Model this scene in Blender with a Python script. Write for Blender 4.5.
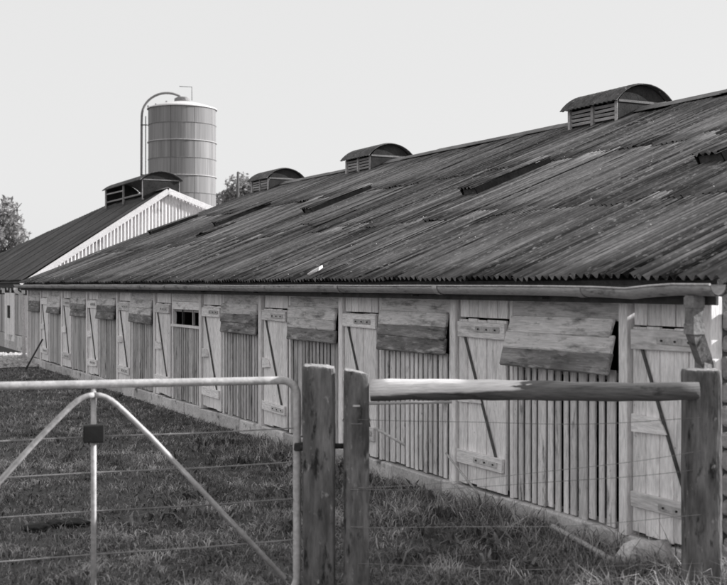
import bpy, bmesh, math, random
import numpy as np
from mathutils import Vector, Matrix, noise as mnoise

random.seed(7)
rng = np.random.default_rng(11)
scene = bpy.context.scene
col = scene.collection
for o in list(bpy.data.objects):
    bpy.data.objects.remove(o)

# ------------------------------------------------------------------ camera
F_PX, CX, HOR = 1150.0, 363.5, 285.0          # focal length, principal x, horizon row (727 px frame)
EYE = 1.77
cam_d = bpy.data.cameras.new('camera')
cam_d.sensor_width = 36.0
cam_d.lens = F_PX / 727 * 36.0
cam_d.shift_y = -(292.5 - HOR) / 727
cam_d.clip_end = 2000
cam_d.dof.use_dof = True
cam_d.dof.focus_distance = 13.0
cam_d.dof.aperture_fstop = 3.6
cam = bpy.data.objects.new('camera', cam_d)
cam.location = (0, 0, EYE)
cam.rotation_euler = (math.radians(90), 0, 0)
col.objects.link(cam)
scene.camera = cam

# ------------------------------------------------------------------ world, sun, exposure
SUN_AZ, SUN_EL = 8.0, 24.0                   # azimuth from +X towards +Y
world = bpy.data.worlds.new('World')
scene.world = world
world.use_nodes = True
wn, wl = world.node_tree.nodes, world.node_tree.links
wn.clear()
w_sky = wn.new('ShaderNodeTexSky')
w_sky.sky_type = 'NISHITA'
w_sky.sun_disc = False
w_sky.sun_elevation = math.radians(SUN_EL)
w_sky.sun_rotation = math.radians(90 - SUN_AZ)
w_sky.air_density = 1.0
w_sky.dust_density = 2.0
w_sky.ozone_density = 1.0
w_bw = wn.new('ShaderNodeRGBToBW')
w_mix = wn.new('ShaderNodeMix')
w_mix.data_type = 'FLOAT'
w_mix.inputs[0].default_value = 0.85           # thin even high cloud over the clear sky
w_mix.inputs[3].default_value = 7.0
w_bg = wn.new('ShaderNodeBackground')
w_bg.inputs[1].default_value = 0.1
w_out = wn.new('ShaderNodeOutputWorld')
wl.new(w_sky.outputs[0], w_bw.inputs[0])
wl.new(w_bw.outputs[0], w_mix.inputs[2])
wl.new(w_mix.outputs[0], w_bg.inputs[0])
wl.new(w_bg.outputs[0], w_out.inputs[0])

sun_d = bpy.data.lights.new('sun', 'SUN')
sun_d.energy = 5.0
sun_d.angle = math.radians(0.9)
sun_d.color = (1, 1, 1)
sun = bpy.data.objects.new('sun', sun_d)
to_sun = Vector((math.cos(math.radians(SUN_AZ)) * math.cos(math.radians(SUN_EL)),
                 math.sin(math.radians(SUN_AZ)) * math.cos(math.radians(SUN_EL)),
                 math.sin(math.radians(SUN_EL))))
sun.rotation_euler = to_sun.to_track_quat('Z', 'Y').to_euler()
sun.location = to_sun * 60
col.objects.link(sun)

scene.view_settings.view_transform = 'Standard'
scene.view_settings.look = 'None'
scene.view_settings.gamma = 1.0
scene.view_settings.exposure = 0.34
scene.render.resolution_x, scene.render.resolution_y = 1024, 824

# ------------------------------------------------------------------ shared geometry of the place
# the long barn runs along A (away from the camera); P points into the barn, square to it
VPX = -212.0
_n = math.hypot(CX - VPX, F_PX)
A = Vector((-(CX - VPX) / _n, F_PX / _n, 0))
P = Vector((F_PX / _n, (CX - VPX) / _n, 0))
W = 4.893                                      # eye to barn wall plane
S0 = 5.127                                     # near corner along A
LEN = 21.62
PITCH = 0.398
EAVE_OUT, EAVE_Z = 0.24, EYE + 0.035
RIDGE_IN = 5.70
BAY, POST0 = 2.141, 0.771
SHEET_BOT = 0.17

def world_pt(s, p, z=0.0):
    v = A * s + P * p
    return Vector((v.x, v.y, z))

# ------------------------------------------------------------------ materials
def nd(nt, t, **k):
    n = nt.nodes.new(t)
    for a, b in k.items():
        setattr(n, a, b)
    return n

def mat(name, lo, hi, scale=3.0, stretch=(1, 1, 1), rough=0.85, bump=0.25, fine=40.0,
        fine_stretch=None, per_obj=0.15, island=0.0, stain=None, metal=0.0, spec=0.3, coords='Object',
        contrast=0.25, translucent=0.0, band=None):
    """grey procedural surface: broad blotches, fine grain, per-object tone, optional stains (tone, scale, stretch, amount)"""
    m = bpy.data.materials.new(name)
    m.use_nodes = True
    nt = m.node_tree
    nt.nodes.clear()
    L = nt.links.new
    out = nd(nt, 'ShaderNodeOutputMaterial')
    bs = nd(nt, 'ShaderNodeBsdfPrincipled')
    tc = nd(nt, 'ShaderNodeTexCoord')
    oi = nd(nt, 'ShaderNodeObjectInfo')
    off = nd(nt, 'ShaderNodeVectorMath', operation='MULTIPLY_ADD')
    cmb = nd(nt, 'ShaderNodeCombineXYZ')
    for i in range(3):
        L(oi.outputs['Random'], cmb.inputs[i])
    off.inputs[1].default_value = (91.0, 57.0, 33.0)
    L(cmb.outputs[0], off.inputs[0])
    L(tc.outputs[coords], off.inputs[2])

    def noise(sc, st, detail=5.0, rgh=0.6):
        mp = nd(nt, 'ShaderNodeMapping')
        mp.inputs['Scale'].default_value = tuple(sc * a for a in st)
        L(off.outputs[0], mp.inputs['Vector'])
        n = nd(nt, 'ShaderNodeTexNoise')
        n.inputs['Scale'].default_value = 1.0
        n.inputs['Detail'].default_value = detail
        n.inputs['Roughness'].default_value = rgh
        L(mp.outputs[0], n.inputs['Vector'])
        return n.outputs[0]

    def remap(v, a, b, c, d):
        r = nd(nt, 'ShaderNodeMapRange')
        for i, x in enumerate((a, b, c, d)):
            r.inputs[i + 1].default_value = x
        L(v, r.inputs[0])
        return r.outputs[0]

    def math_(op, a, b):
        q = nd(nt, 'ShaderNodeMath', operation=op)
        for i, x in enumerate((a, b)):
            if isinstance(x, (int, float)):
                q.inputs[i].default_value = x
            else:
                L(x, q.inputs[i])
        return q.outputs[0]

    fs = fine_stretch or stretch
    n1 = noise(scale, stretch)
    n2 = noise(fine, fs, 3.0)
    v = remap(n1, 0.5 - contrast, 0.5 + contrast, lo, hi)
    v = math_('MULTIPLY', v, remap(n2, 0.25, 0.75, 0.72, 1.22))
    if per_obj:
        v = math_('MULTIPLY', v, remap(oi.outputs['Random'], 0, 1, 1 - per_obj, 1 + per_obj))
    if island:
        ge = nd(nt, 'ShaderNodeNewGeometry')
        v = math_('MULTIPLY', v, remap(ge.outputs['Random Per Island'], 0, 1, 1 - island, 1 + island))
    if stain:
        for (tone, sc, st, lo_t, hi_t) in stain:
            k = remap(noise(sc, st, 6.0, 0.65), lo_t, hi_t, 0.0, 1.0)
            mx = nd(nt, 'ShaderNodeMix', data_type='FLOAT')
            L(k, mx.inputs[0]); L(v, mx.inputs[2])
            mx.inputs[3].default_value = tone
            v = mx.outputs[0]
    if band:                                     # sunlight painted as a pale upper stretch: (x from, x to, tone, raggedness)
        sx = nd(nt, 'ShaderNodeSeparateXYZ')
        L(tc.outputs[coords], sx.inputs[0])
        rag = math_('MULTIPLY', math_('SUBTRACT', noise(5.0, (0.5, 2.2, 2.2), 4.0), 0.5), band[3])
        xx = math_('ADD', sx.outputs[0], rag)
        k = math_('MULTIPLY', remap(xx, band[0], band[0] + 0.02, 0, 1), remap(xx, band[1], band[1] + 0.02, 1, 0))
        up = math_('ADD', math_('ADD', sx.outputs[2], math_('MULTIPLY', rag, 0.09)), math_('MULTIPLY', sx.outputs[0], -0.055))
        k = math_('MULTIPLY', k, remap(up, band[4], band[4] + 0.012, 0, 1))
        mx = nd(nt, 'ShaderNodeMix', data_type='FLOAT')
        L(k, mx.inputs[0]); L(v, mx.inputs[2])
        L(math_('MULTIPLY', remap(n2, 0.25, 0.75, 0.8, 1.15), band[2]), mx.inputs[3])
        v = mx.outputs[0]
    cc = nd(nt, 'ShaderNodeCombineColor')
    for i, tint in enumerate((1.015, 0.99, 0.995)):     # the print's faintly warm grey
        L(math_('MULTIPLY', v, tint), cc.inputs[i])
    L(cc.outputs[0], bs.inputs['Base Color'])
    bs.inputs['Roughness'].default_value = rough
    bs.inputs['Metallic'].default_value = metal
    bs.inputs['Specular IOR Level'].default_value = spec
    if bump:
        bp = nd(nt, 'ShaderNodeBump')
        bp.inputs['Strength'].default_value = bump
        bp.inputs['Distance'].default_value = 0.01
        L(math_('ADD', n2, math_('MULTIPLY', n1, 1.5)), bp.inputs['Height'])
        L(bp.outputs[0], bs.inputs['Normal'])
    if translucent:
        tr = nd(nt, 'ShaderNodeBsdfTranslucent')
        L(cc.outputs[0], tr.inputs[0])
        ms = nd(nt, 'ShaderNodeMixShader')
        ms.inputs[0].default_value = translucent
        L(bs.outputs[0], ms.inputs[1]); L(tr.outputs[0], ms.inputs[2])
        L(ms.outputs[0], out.inputs[0])
    else:
        L(bs.outputs[0], out.inputs[0])
    return m

M = {}
M['ground'] = mat('grass_soil', 0.045, 0.10, 1.3, bump=0.5, fine=30, per_obj=0)
M['grass'] = mat('grass_blade', 0.10, 0.30, 1.6, island=0.7, per_obj=0, bump=0, rough=0.6, translucent=0.25)
M['tussock'] = mat('tussock_blade', 0.11, 0.56, 2.2, island=0.6, per_obj=0, bump=0, rough=0.6, translucent=0.25, contrast=0.16)
M['weed'] = mat('weed_leaf', 0.08, 0.22, 2.2, island=0.5, per_obj=0, bump=0, rough=0.5, translucent=0.2)
M['dry'] = mat('dry_grass', 0.22, 0.42, 2.0, island=0.4, per_obj=0, bump=0, rough=0.7, translucent=0.2)
M['roof'] = mat('roof_sheet', 0.012, 0.22, 1.0, (12.0, 0.2, 1), fine=26, fine_stretch=(1.6, 0.5, 1), per_obj=0.25, bump=0.35, rough=0.85, spec=0.08,
                contrast=0.15, stain=[(0.24, 30.0, (1.0, 0.45, 1), 0.55, 0.68), (0.17, 4.0, (1.2, 0.6, 1), 0.58, 0.72), (0.26, 3.5, (5.0, 0.4, 1), 0.64, 0.74), (0.012, 2.0, (7.0, 0.25, 1), 0.56, 0.66)])
M['flap_dark'] = mat('flap_gap_dark', 0.012, 0.03, 6.0, bump=0.3, spec=0.0)  # near-black paints the dark gap under the raised sheets onto their sunlit sides
M['roof_edge'] = mat('ridge_cap', 0.12, 0.26, 3.0, bump=0.4)
M['white_wood'] = mat('limewashed_board', 0.80, 0.95, 2.0, (3.0, 3.0, 0.7), fine=45, fine_stretch=(1.5, 1.5, 0.25), per_obj=0.10, bump=0.35,
                      stain=[(0.25, 3.0, (3.0, 3.0, 0.5), 0.58, 0.80), (0.22, 22.0, (1, 1, 1), 0.66, 0.74)])
M['white_plank_h'] = mat('limewashed_rail', 0.74, 0.90, 2.0, (0.7, 3.0, 3.0), fine=45, fine_stretch=(0.25, 1.5, 1.5), per_obj=0.25, bump=0.4,
                         stain=[(0.2, 4.0, (0.6, 3.0, 3.0), 0.58, 0.78), (0.22, 22.0, (1, 1, 1), 0.66, 0.74)])
M['shutter_pale'] = mat('shutter_board_pale', 0.58, 0.84, 2.2, (0.6, 3.0, 3.0), fine=60, fine_stretch=(0.12, 1.5, 1.5), per_obj=0.12, bump=0.5,
                        stain=[(0.16, 4.5, (0.6, 3.0, 3.0), 0.52, 0.72), (0.14, 16.0, (0.5, 1.5, 1.6), 0.56, 0.76)])
M['shutter_dark'] = mat('shutter_board_weathered', 0.08, 0.34, 2.6, (0.6, 3.0, 3.0), fine=60, fine_stretch=(0.12, 1.5, 1.5), per_obj=0.2, bump=0.6,
                        stain=[(0.50, 8.0, (0.5, 2.0, 2.4), 0.52, 0.70), (0.05, 9.0, (0.5, 2, 2.2), 0.52, 0.70)])
M['panel'] = mat('painted_corrugated', 0.52, 0.80, 3.5, (3.6, 0.2, 0.3), fine=40, fine_stretch=(1.6, 1, 0.2), per_obj=0.08, bump=0.2, rough=0.7,
                 stain=[(0.13, 5.5, (4.0, 0.2, 0.35), 0.56, 0.68)])
M['slat_wood'] = mat('limewashed_slat', 0.52, 0.86, 2.0, (3, 3, 0.5), fine=45, fine_stretch=(1.5, 1.5, 0.25), per_obj=0.16, bump=0.4,
                     stain=[(0.12, 2.6, (4.0, 4.0, 0.9), 0.56, 0.68), (0.2, 20.0, (1, 1, .6), 0.63, 0.72)])
M['slat_grey'] = mat('weathered_slat', 0.30, 0.62, 2.0, (3, 3, 0.5), fine=45, fine_stretch=(1.5, 1.5, 0.25), per_obj=0.22, bump=0.4,
                     stain=[(0.10, 2.6, (4.0, 4.0, 0.9), 0.54, 0.68)])
M['board_wall'] = mat('weathered_boards', 0.34, 0.6, 3.0, (3, 3, 0.35), fine=50, fine_stretch=(1.5, 1.5, 0.12), per_obj=0.22, bump=0.4,
                      stain=[(0.12, 4.5, (4, 4, 0.5), 0.58, 0.70)])
M['frame_wood'] = mat('frame_timber', 0.28, 0.5, 3.0, (3, 3, 0.5), fine=50, fine_stretch=(1.5, 1.5, 0.15), bump=0.4)
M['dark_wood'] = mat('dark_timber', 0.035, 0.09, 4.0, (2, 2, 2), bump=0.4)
M['iron'] = mat('rusty_iron', 0.03, 0.075, 12, bump=0.3, rough=0.7)
M['brace'] = mat('dark_brace', 0.05, 0.14, 9, bump=0.3)
M['hinge'] = mat('painted_hinge', 0.42, 0.62, 10, bump=0.3, rough=0.7)
M['concrete'] = mat('concrete_block', 0.44, 0.7, 5.0, bump=0.5, fine=50, per_obj=0.2, stain=[(0.12, 5, (1, 1, 1.2), 0.56, 0.70)])
M['stone'] = mat('rubble_stone', 0.28, 0.5, 7.0, bump=0.8, fine=40, per_obj=0.35)
M['mortar'] = mat('mortar', 0.08, 0.16, 9.0, bump=0.8)
M['gutter'] = mat('galvanised_gutter', 0.26, 0.46, 3.0, (0.5, 2, 2), bump=0.2, rough=0.5, spec=0.5, per_obj=0.15,
                  stain=[(0.08, 6.0, (0.8, 2, 2), 0.55, 0.68)])
M['pipe'] = mat('weathered_pipe', 0.12, 0.30, 5.0, bump=0.4, rough=0.6, stain=[(0.05, 9.0, (1, 1, 1), 0.58, 0.68)])
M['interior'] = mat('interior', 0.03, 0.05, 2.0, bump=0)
M['post'] = mat('gate_post_wood', 0.06, 0.21, 6.0, (2, 2, 0.5), fine=55, fine_stretch=(1.4, 1.4, 0.2), bump=0.9, per_obj=0.1, contrast=0.18,
                stain=[(0.022, 9, (2.0, 2.0, 0.6), 0.56, 0.66), (0.36, 12, (1.6, 1.6, 0.8), 0.62, 0.70)])
M['end_grain'] = mat('end_grain', 0.2, 0.42, 20, bump=0.6)
M['rail'] = mat('rail_painted_sun', 0.08, 0.19, 4.0, (0.5, 3, 3), fine=60, fine_stretch=(0.1, 1.4, 1.4), bump=0.7,
                stain=[(0.05, 5, (0.8, 2, 2), 0.58, 0.66)], band=(0.03, 0.90, 0.78, 0.6, 1.135))  # band puts the sun on the rail's upper left into its colour
M['galv'] = mat('galvanised_tube', 0.36, 0.62, 9.0, bump=0.2, rough=0.5, spec=0.5, per_obj=0)
M['wire'] = mat('wire', 0.16, 0.28, 12, bump=0, rough=0.6)
M['black'] = mat('black_plastic', 0.012, 0.02, 12, bump=0.1, rough=0.6)
M['silo'] = mat('silo_plate', 0.20, 0.31, 1.2, (2.6, 2.6, 0.12), fine=9, fine_stretch=(1.5, 1.5, 0.03), bump=0.08, rough=0.7, spec=0.2, per_obj=0.06)
M['silo_roof'] = mat('silo_roof', 0.66, 0.8, 1.2, bump=0.05, rough=0.5)
M['white'] = mat('white_paint', 0.72, 0.86, 3.0, bump=0.15, per_obj=0.05)
M['gable_white'] = mat('white_corrugated', 0.7, 0.86, 1.6, (2.2, 1, 0.4), bump=0.1, per_obj=0.04, stain=[(0.34, 2.4, (3, 1, 0.6), 0.58, 0.68)])
M['roof2'] = mat('far_roof', 0.05, 0.15, 1.5, (2.2, 0.5, 1), fine=20, fine_stretch=(1.5, 0.4, 1), per_obj=0.12, bump=0.3,
                 stain=[(0.16, 4, (1.5, 0.6, 1), 0.62, 0.74)])
M['vent_roof'] = mat('vent_roof_sheet', 0.04, 0.16, 6.0, bump=0.5, fine=40, stain=[(0.3, 14, (1, 1, 1), 0.60, 0.68)])
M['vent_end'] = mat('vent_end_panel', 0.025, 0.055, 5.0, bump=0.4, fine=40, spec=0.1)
M['slat'] = mat('vent_slat', 0.28, 0.55, 5.0, (0.6, 2, 3), bump=0.5, per_obj=0.3)
M['leaf'] = mat('leaf', 0.2, 0.42, 0.9, island=0.5, per_obj=0.05, bump=0, rough=0.55, translucent=0.35)
M['bark'] = mat('bark', 0.06, 0.14, 5, (2, 2, 0.5), bump=0.8)
M['added_gravel'] = mat('sun_patch_gravel', 0.38, 0.62, 5, bump=0.6, island=0.35, per_obj=0.1)
M['clod'] = mat('wet_clod', 0.012, 0.03, 12, bump=0.8)
M['glass'] = mat('pale_glass', 0.45, 0.6, 5, bump=0, rough=0.15, spec=0.6)  # panes have a pale grey base colour
M['plank'] = mat('loose_plank', 0.32, 0.5, 3, (0.4, 3, 3), fine=60, fine_stretch=(0.1, 1.4, 1.4), bump=0.4)

# ------------------------------------------------------------------ mesh helpers
def mesh_from(verts, faces, smooth=False, name='mesh'):
    me = bpy.data.meshes.new(name)
    me.from_pydata([tuple(v) for v in verts], [], faces)
    me.validate(); me.update()
    if smooth:
        me.shade_smooth()
    return me

def obj(name, me, m=None, parent=None, loc=(0, 0, 0), rot=(0, 0, 0)):
    o = bpy.data.objects.new(name, me)
    col.objects.link(o)
    if m is not None and me is not None and not me.materials:
        me.materials.append(m)
    o.location = loc
    o.rotation_euler = rot
    if parent is not None:
        o.parent = parent
    return o

def tag(o, label=None, cat=None, group=None, kind=None):
    for k, v in (('label', label), ('category', cat), ('group', group), ('kind', kind)):
        if v:
            o[k] = v
    return o

def box_me(sx, sy, sz, bev=0.004, jit=0.0, name='box'):
    bm = bmesh.new()
    bmesh.ops.create_cube(bm, size=1.0)
    for v in bm.verts:
        v.co.x *= sx; v.co.y *= sy; v.co.z *= sz
        if jit:
            v.co += Vector((random.uniform(-jit, jit) if sx > 4 * jit else 0,
                            random.uniform(-jit, jit) if sy > 4 * jit else 0,
                            random.uniform(-jit, jit) if sz > 4 * jit else 0))
    if bev:
        bmesh.ops.bevel(bm, geom=bm.edges[:], offset=min(bev, 0.3 * min(sx, sy, sz)), segments=1, affect='EDGES')
    me = bpy.data.meshes.new(name)
    bm.to_mesh(me); bm.free()
    return me

def box(name, lo, hi, m, parent=None, bev=0.004, jit=0.0, rot=(0, 0, 0), base=(0, 0, 0)):
    """box between two corners given in the parent's parent frame; base is the parent's own location"""
    c = [(a + b) / 2 - d for a, b, d in zip(lo, hi, base)]
    return obj(name, box_me(*[abs(b - a) for a, b in zip(lo, hi)], bev, jit, name), m, parent, c, rot)

def tube_me(path, radius, seg=10, cap=True, smooth=True, name='tube', ring=None, phase=0.0):
    """round bar swept along a polyline; radius may be a list"""
    pts = [Vector(p) for p in path]
    n = len(pts)
    rad = radius if isinstance(radius, (list, tuple)) else [radius] * n
    verts, faces = [], []
    prev_u = None
    for i, p in enumerate(pts):
        d = (pts[min(i + 1, n - 1)] - pts[max(i - 1, 0)]).normalized()
        if prev_u is None:
            ref = Vector((0, 0, 1)) if abs(d.z) < 0.9 else Vector((1, 0, 0))
            u = d.cross(ref).normalized()
        else:
            u = (prev_u - d * prev_u.dot(d)).normalized()
        prev_u = u
        v = d.cross(u)
        for k in range(seg):
            a = 2 * math.pi * k / seg + phase
            q = ring(i, a) if ring else 1.0
            verts.append(p + (u * math.cos(a) + v * math.sin(a)) * rad[i] * q)
    for i in range(n - 1):
        for k in range(seg):
            a, b = i * seg + k, i * seg + (k + 1) % seg
            faces.append((a, b, b + seg, a + seg))
    if cap:
        faces.append(tuple(range(seg))[::-1])
        faces.append(tuple((n - 1) * seg + k for k in range(seg)))
    me = mesh_from(verts, faces, False, name)
    if smooth:
        for pgn in me.polygons:
            pgn.use_smooth = len(pgn.vertices) == 4
    return me

def prism_me(poly, depth, axis=0, name='prism', bev=0.0):
    """extrude a 2-D outline along an axis (0: outline in y,z; 1: outline in x,z)"""
    n = len(poly)
    verts = []
    for d in (-depth / 2, depth / 2):
        for a, b in poly:
            verts.append((d, a, b) if axis == 0 else (a, d, b))
    faces = [tuple(range(n))[::-1], tuple(range(n, 2 * n))]
    for k in range(n):
        faces.append((k, (k + 1) % n, n + (k + 1) % n, n + k))
    me = mesh_from(verts, faces, False, name)
    bm = bmesh.new(); bm.from_mesh(me)
    bmesh.ops.recalc_face_normals(bm, faces=bm.faces[:])
    bm.to_mesh(me); bm.free()
    return me

def corrugated_me(width, length, pitch=0.076, depth=0.010, nl=3, per=6, seed=0, warp=0.0, curl=0.0, thick=0.0025, trapezoid=False,
                  ragged=0.0, name='sheet'):
    """sheet in x (across ribs) and y (along ribs), ribs rise in z; starts at 0,0"""
    r = random.Random(seed)
    nx = max(2, int(round(width / pitch * per)))
    verts, faces = [], []
    ph = r.uniform(0, 6)
    for layer in (0, 1):
        for j in range(nl + 1):
            t = j / nl
            for i in range(nx + 1):
                x = width * i / nx
                a = 2 * math.pi * x / pitch
                c = math.sin(a)
                if trapezoid:
                    c = 1.0 if c > -0.25 else max(-1.0, 1.0 - 4.5 * (-0.25 - c))
                z = depth * c
                z += warp * (math.sin(x * 4.1 + ph) * 0.5 + math.sin(x * 9.7 + 2 * ph + 3 * t) * 0.3)
                z += curl * (1 - t) ** 3 * (0.5 + 0.5 * math.sin(x * 5.3 + 3 * ph))
                y = length * t
                if j == 0 and ragged:
                    y += ragged * math.sin(x * 13 + ph) * math.sin(x * 31 + 2 * ph)
                verts.append((x, y, z - layer * thick))
    w1 = nx + 1
    n = w1 * (nl + 1)
    for j in range(nl):
        for i in range(nx):
            a = j * w1 + i
            faces.append((a, a + 1, a + 1 + w1, a + w1))
    for i in range(nx):                         # lower edge thickness and underside lip
        faces.append((i, n + i, n + i + 1, i + 1))
        j = nl * w1 + i
        faces.append((j, j + 1, n + j + 1, n + j))
    me = mesh_from(verts, faces, False, name)
    for pgn in me.polygons:
        pgn.use_smooth = abs(pgn.normal.y) < 0.7
    return me

# ------------------------------------------------------------------ ground
def ground_z(x, y):
    s = A.x * x + A.y * y
    p = P.x * x + P.y * y
    k = min(1.0, max(0.0, (W - p) / 1.2))
    far = max(0.0, 1 - math.hypot(x, y - 12) / 60)
    return k * far * (0.045 * mnoise.noise((x * 0.55, y * 0.55, 3.1)) + 0.02 * mnoise.noise((x * 1.9, y * 1.9, 8.0))) - 0.004

def axis(lo, hi, near_lo, near_hi, step):
    a = list(np.arange(near_lo, near_hi + 1e-6, step))
    d, x = step, near_hi
    while x < hi:
        d *= 1.35; x += d; a.append(min(x, hi))
    d, x = step, near_lo
    while x > lo:
        d *= 1.35; x -= d; a.insert(0, max(x, lo))
    return a
gx, gy = axis(-500, 500, -9, 5, 0.16), axis(-60, 900, 3, 27, 0.16)
gv = [(x, y, ground_z(x, y)) for y in gy for x in gx]
gf = [(j * len(gx) + i, j * len(gx) + i + 1, (j + 1) * len(gx) + i + 1, (j + 1) * len(gx) + i)
      for j in range(len(gy) - 1) for i in range(len(gx) - 1)]
tag(obj('ground', mesh_from(gv, gf, True, 'ground'), M['ground']), kind='structure')

# ------------------------------------------------------------------ long barn
def frame_rot():
    # local x = A, local y = -P (outwards), z up
    return (0, 0, math.atan2(A.y, A.x))
barn = obj('long_barn', None, None, None, world_pt(S0, W, 0), frame_rot())
tag(barn, 'long low barn with dark corrugated roof and pale stable doors behind the fence', 'barn')

slope = math.hypot(1, PITCH)
def roof_local(x, q, h=0.0):
    """point on the front slope: q metres in from the wall, h above the sheets"""
    z = EAVE_Z + PITCH * (q + EAVE_OUT)
    return Vector((x, -q - h * PITCH / slope, z + h / slope))

# carcass: dark inner walls so that gaps look into a closed building
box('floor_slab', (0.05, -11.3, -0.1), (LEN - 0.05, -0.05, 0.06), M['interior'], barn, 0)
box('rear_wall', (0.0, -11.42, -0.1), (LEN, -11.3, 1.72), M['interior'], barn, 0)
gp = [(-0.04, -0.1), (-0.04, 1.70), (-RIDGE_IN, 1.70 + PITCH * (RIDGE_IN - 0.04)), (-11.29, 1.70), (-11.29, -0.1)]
obj('far_gable_wall', prism_me(gp, 0.12), M['board_wall'], barn, (LEN - 0.07, 0, 0))
gw = obj('near_gable_wall', prism_me(gp, 0.2), M['mortar'], barn, (0.105, 0, 0))

# rubble stones on the near gable, laid in uneven courses around the corner
z = 0.0
ci = 0
stone_n = 0
while z < 2.75 and stone_n < 290:
    h = random.uniform(0.11, 0.19)
    y = -0.03
    while y > -3.0 and stone_n < 290:
        l = random.uniform(0.16, 0.42)
        top = 1.70 + PITCH * (-y - l * 0.3) - 0.02
        if z + h < top:
            d = random.uniform(0.05, 0.085)
            o = obj('stone', box_me(d, l - 0.022, h - 0.022, 0.016, 0.010, 'stone'), M['stone'], gw,
                    (0.0 - d / 2 + 0.015 - 0.105, y - l / 2, z + h / 2), (random.uniform(-.03, .03), random.uniform(-.05, .05), random.uniform(-.05, .05)))
            stone_n += 1
        y -= l
    z += h
    ci += 1

# plinth blocks
x = 0.0
while x < LEN - 0.05:
    l = min(random.uniform(0.42, 0.9), LEN - x)
    box('plinth_block', (x + 0.006, -0.16, -0.12), (x + l - 0.006, random.uniform(0.035, 0.055), SHEET_BOT - random.uniform(0.008, 0.02)),
        M['concrete'], barn, 0.012, 0.006)
    x += l

# wall plate under the eave
box('wall_plate', (0.06, -0.07, 1.62), (LEN - 0.02, -0.006, 1.72), M['frame_wood'], barn, 0.004)
box('sill_rail', (0.06, -0.06, 1.135), (LEN - 0.02, -0.022, 1.185), M['frame_wood'], barn, 0.004)
box('corner_post', (0.0, -0.05, 0.1), (0.07, 0.045, 1.70), M['white_wood'], barn, 0.005, 0.003)
box('corner_post', (LEN - 0.08, -0.05, 0.1), (LEN, 0.045, 1.70), M['white_wood'], barn, 0.005, 0.003)

def door(i):
    xr = POST0 + BAY * i                        # far jamb (left in view)
    x0, x1 = xr - 0.735, xr - 0.052
    if i == 0:
        x0 = 0.075
    wdt = x1 - x0
    base = ((x0 + x1) / 2, 0.0, 0.84)
    d = obj('door', box_me(wdt - 0.01, 0.016, 1.26, 0.002, 0, 'door'), M['frame_wood'], barn, base, (0, random.uniform(-.008, .008), 0))
    n = 5
    pw = wdt / n
    for k in range(n):
        zb = 0.185 + random.uniform(-0.012, 0.012)
        t = random.uniform(0.020, 0.026)
        box('plank', (x0 + pw * k + 0.003, 0.008, zb), (x0 + pw * (k + 1) - 0.003, 0.008 + t, 1.50 + random.uniform(-0.006, 0.006)),
            M['white_wood'], d, 0.003, 0.0015, base=base)
    # ledges: rows across the door, hinge side at the far jamb
    r = random.uniform
    tl = (x0 - 0.02, 0.036, 1.365 + r(-.01, .01)); th = (x1 - r(.0, .03), 0.062, 1.485 + r(-.01, .01))
    a = box('ledge', tl, th, M['white_plank_h'], d, 0.004, 0.003, (0, r(-.012, .012), 0), base)
    bl = (x0 + 0.01, 0.036, 0.335 + r(-.02, .02)); bh = (x1 - 0.015, 0.062, 0.455 + r(-.01, .01))
    box('ledge', bl, bh, M['white_plank_h'], d, 0.004, 0.003, (0, r(-.015, .015), 0), base)
    ml = x1 - 0.02; mr = x1 - r(0.2, 0.36)
    poly = [(ml, 0.945), (mr + 0.05, 0.935), (mr + 0.015, 0.90), (mr - 0.02, 0.845), (ml, 0.83)]
    pm = prism_me([(px - base[0], pz - base[2]) for px, pz in poly], 0.022, 1)
    obj('ledge', pm, M['white_plank_h'], d, (0, 0.047, 0))
    # thin dark iron brace running from the top hinge corner down to the free bottom corner
    bt, bb = Vector((x1 - 0.10, 0.042, 1.37)), Vector((x0 + 0.10, 0.042, 0.40))
    mid, L_ = (bt + bb) / 2, (bt - bb).length
    ang = math.atan2(bt.x - bb.x, bt.z - bb.z)
    obj('brace', box_me(0.021, 0.014, L_, 0.003, 0.001, 'brace'), M['brace'], d, mid - Vector(base), (0, ang, 0))
    # hinge plates and bolts on the ledges
    for zc in (1.425, 0.395):
        if i and r(0, 1) < (0.15 if zc > 1 else 0.4):
            continue
        xa = (x0 + x1) / 2 - 0.12 + r(-.03, .03)
        hp = obj('hinge_plate', box_me(0.34, 0.008, 0.045, 0.002, 0, 'plate'), M['hinge'], d,
                 (xa - base[0], 0.0655, zc - base[2]), (0, r(-.012, .012), 0))
        for kx in (-0.12, 0.0, 0.12):
            obj('bolt', BOLT, M['iron'], d, (xa + kx - base[0], 0.072, zc - base[2]))
    # fixed short boards above the door
    for k in range(n):
        box('over_board', (x0 + pw * k + 0.003, -0.004, 1.512), (x0 + pw * (k + 1) - 0.004, 0.016 + r(0, .006), 1.69), M['white_wood'], barn, 0.003, 0.0015)

BOLT = tube_me([(0, -0.006, 0), (0, 0.006, 0)], 0.0075, 6, name='bolt')
BOLT.materials.append(M['iron'])

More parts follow.
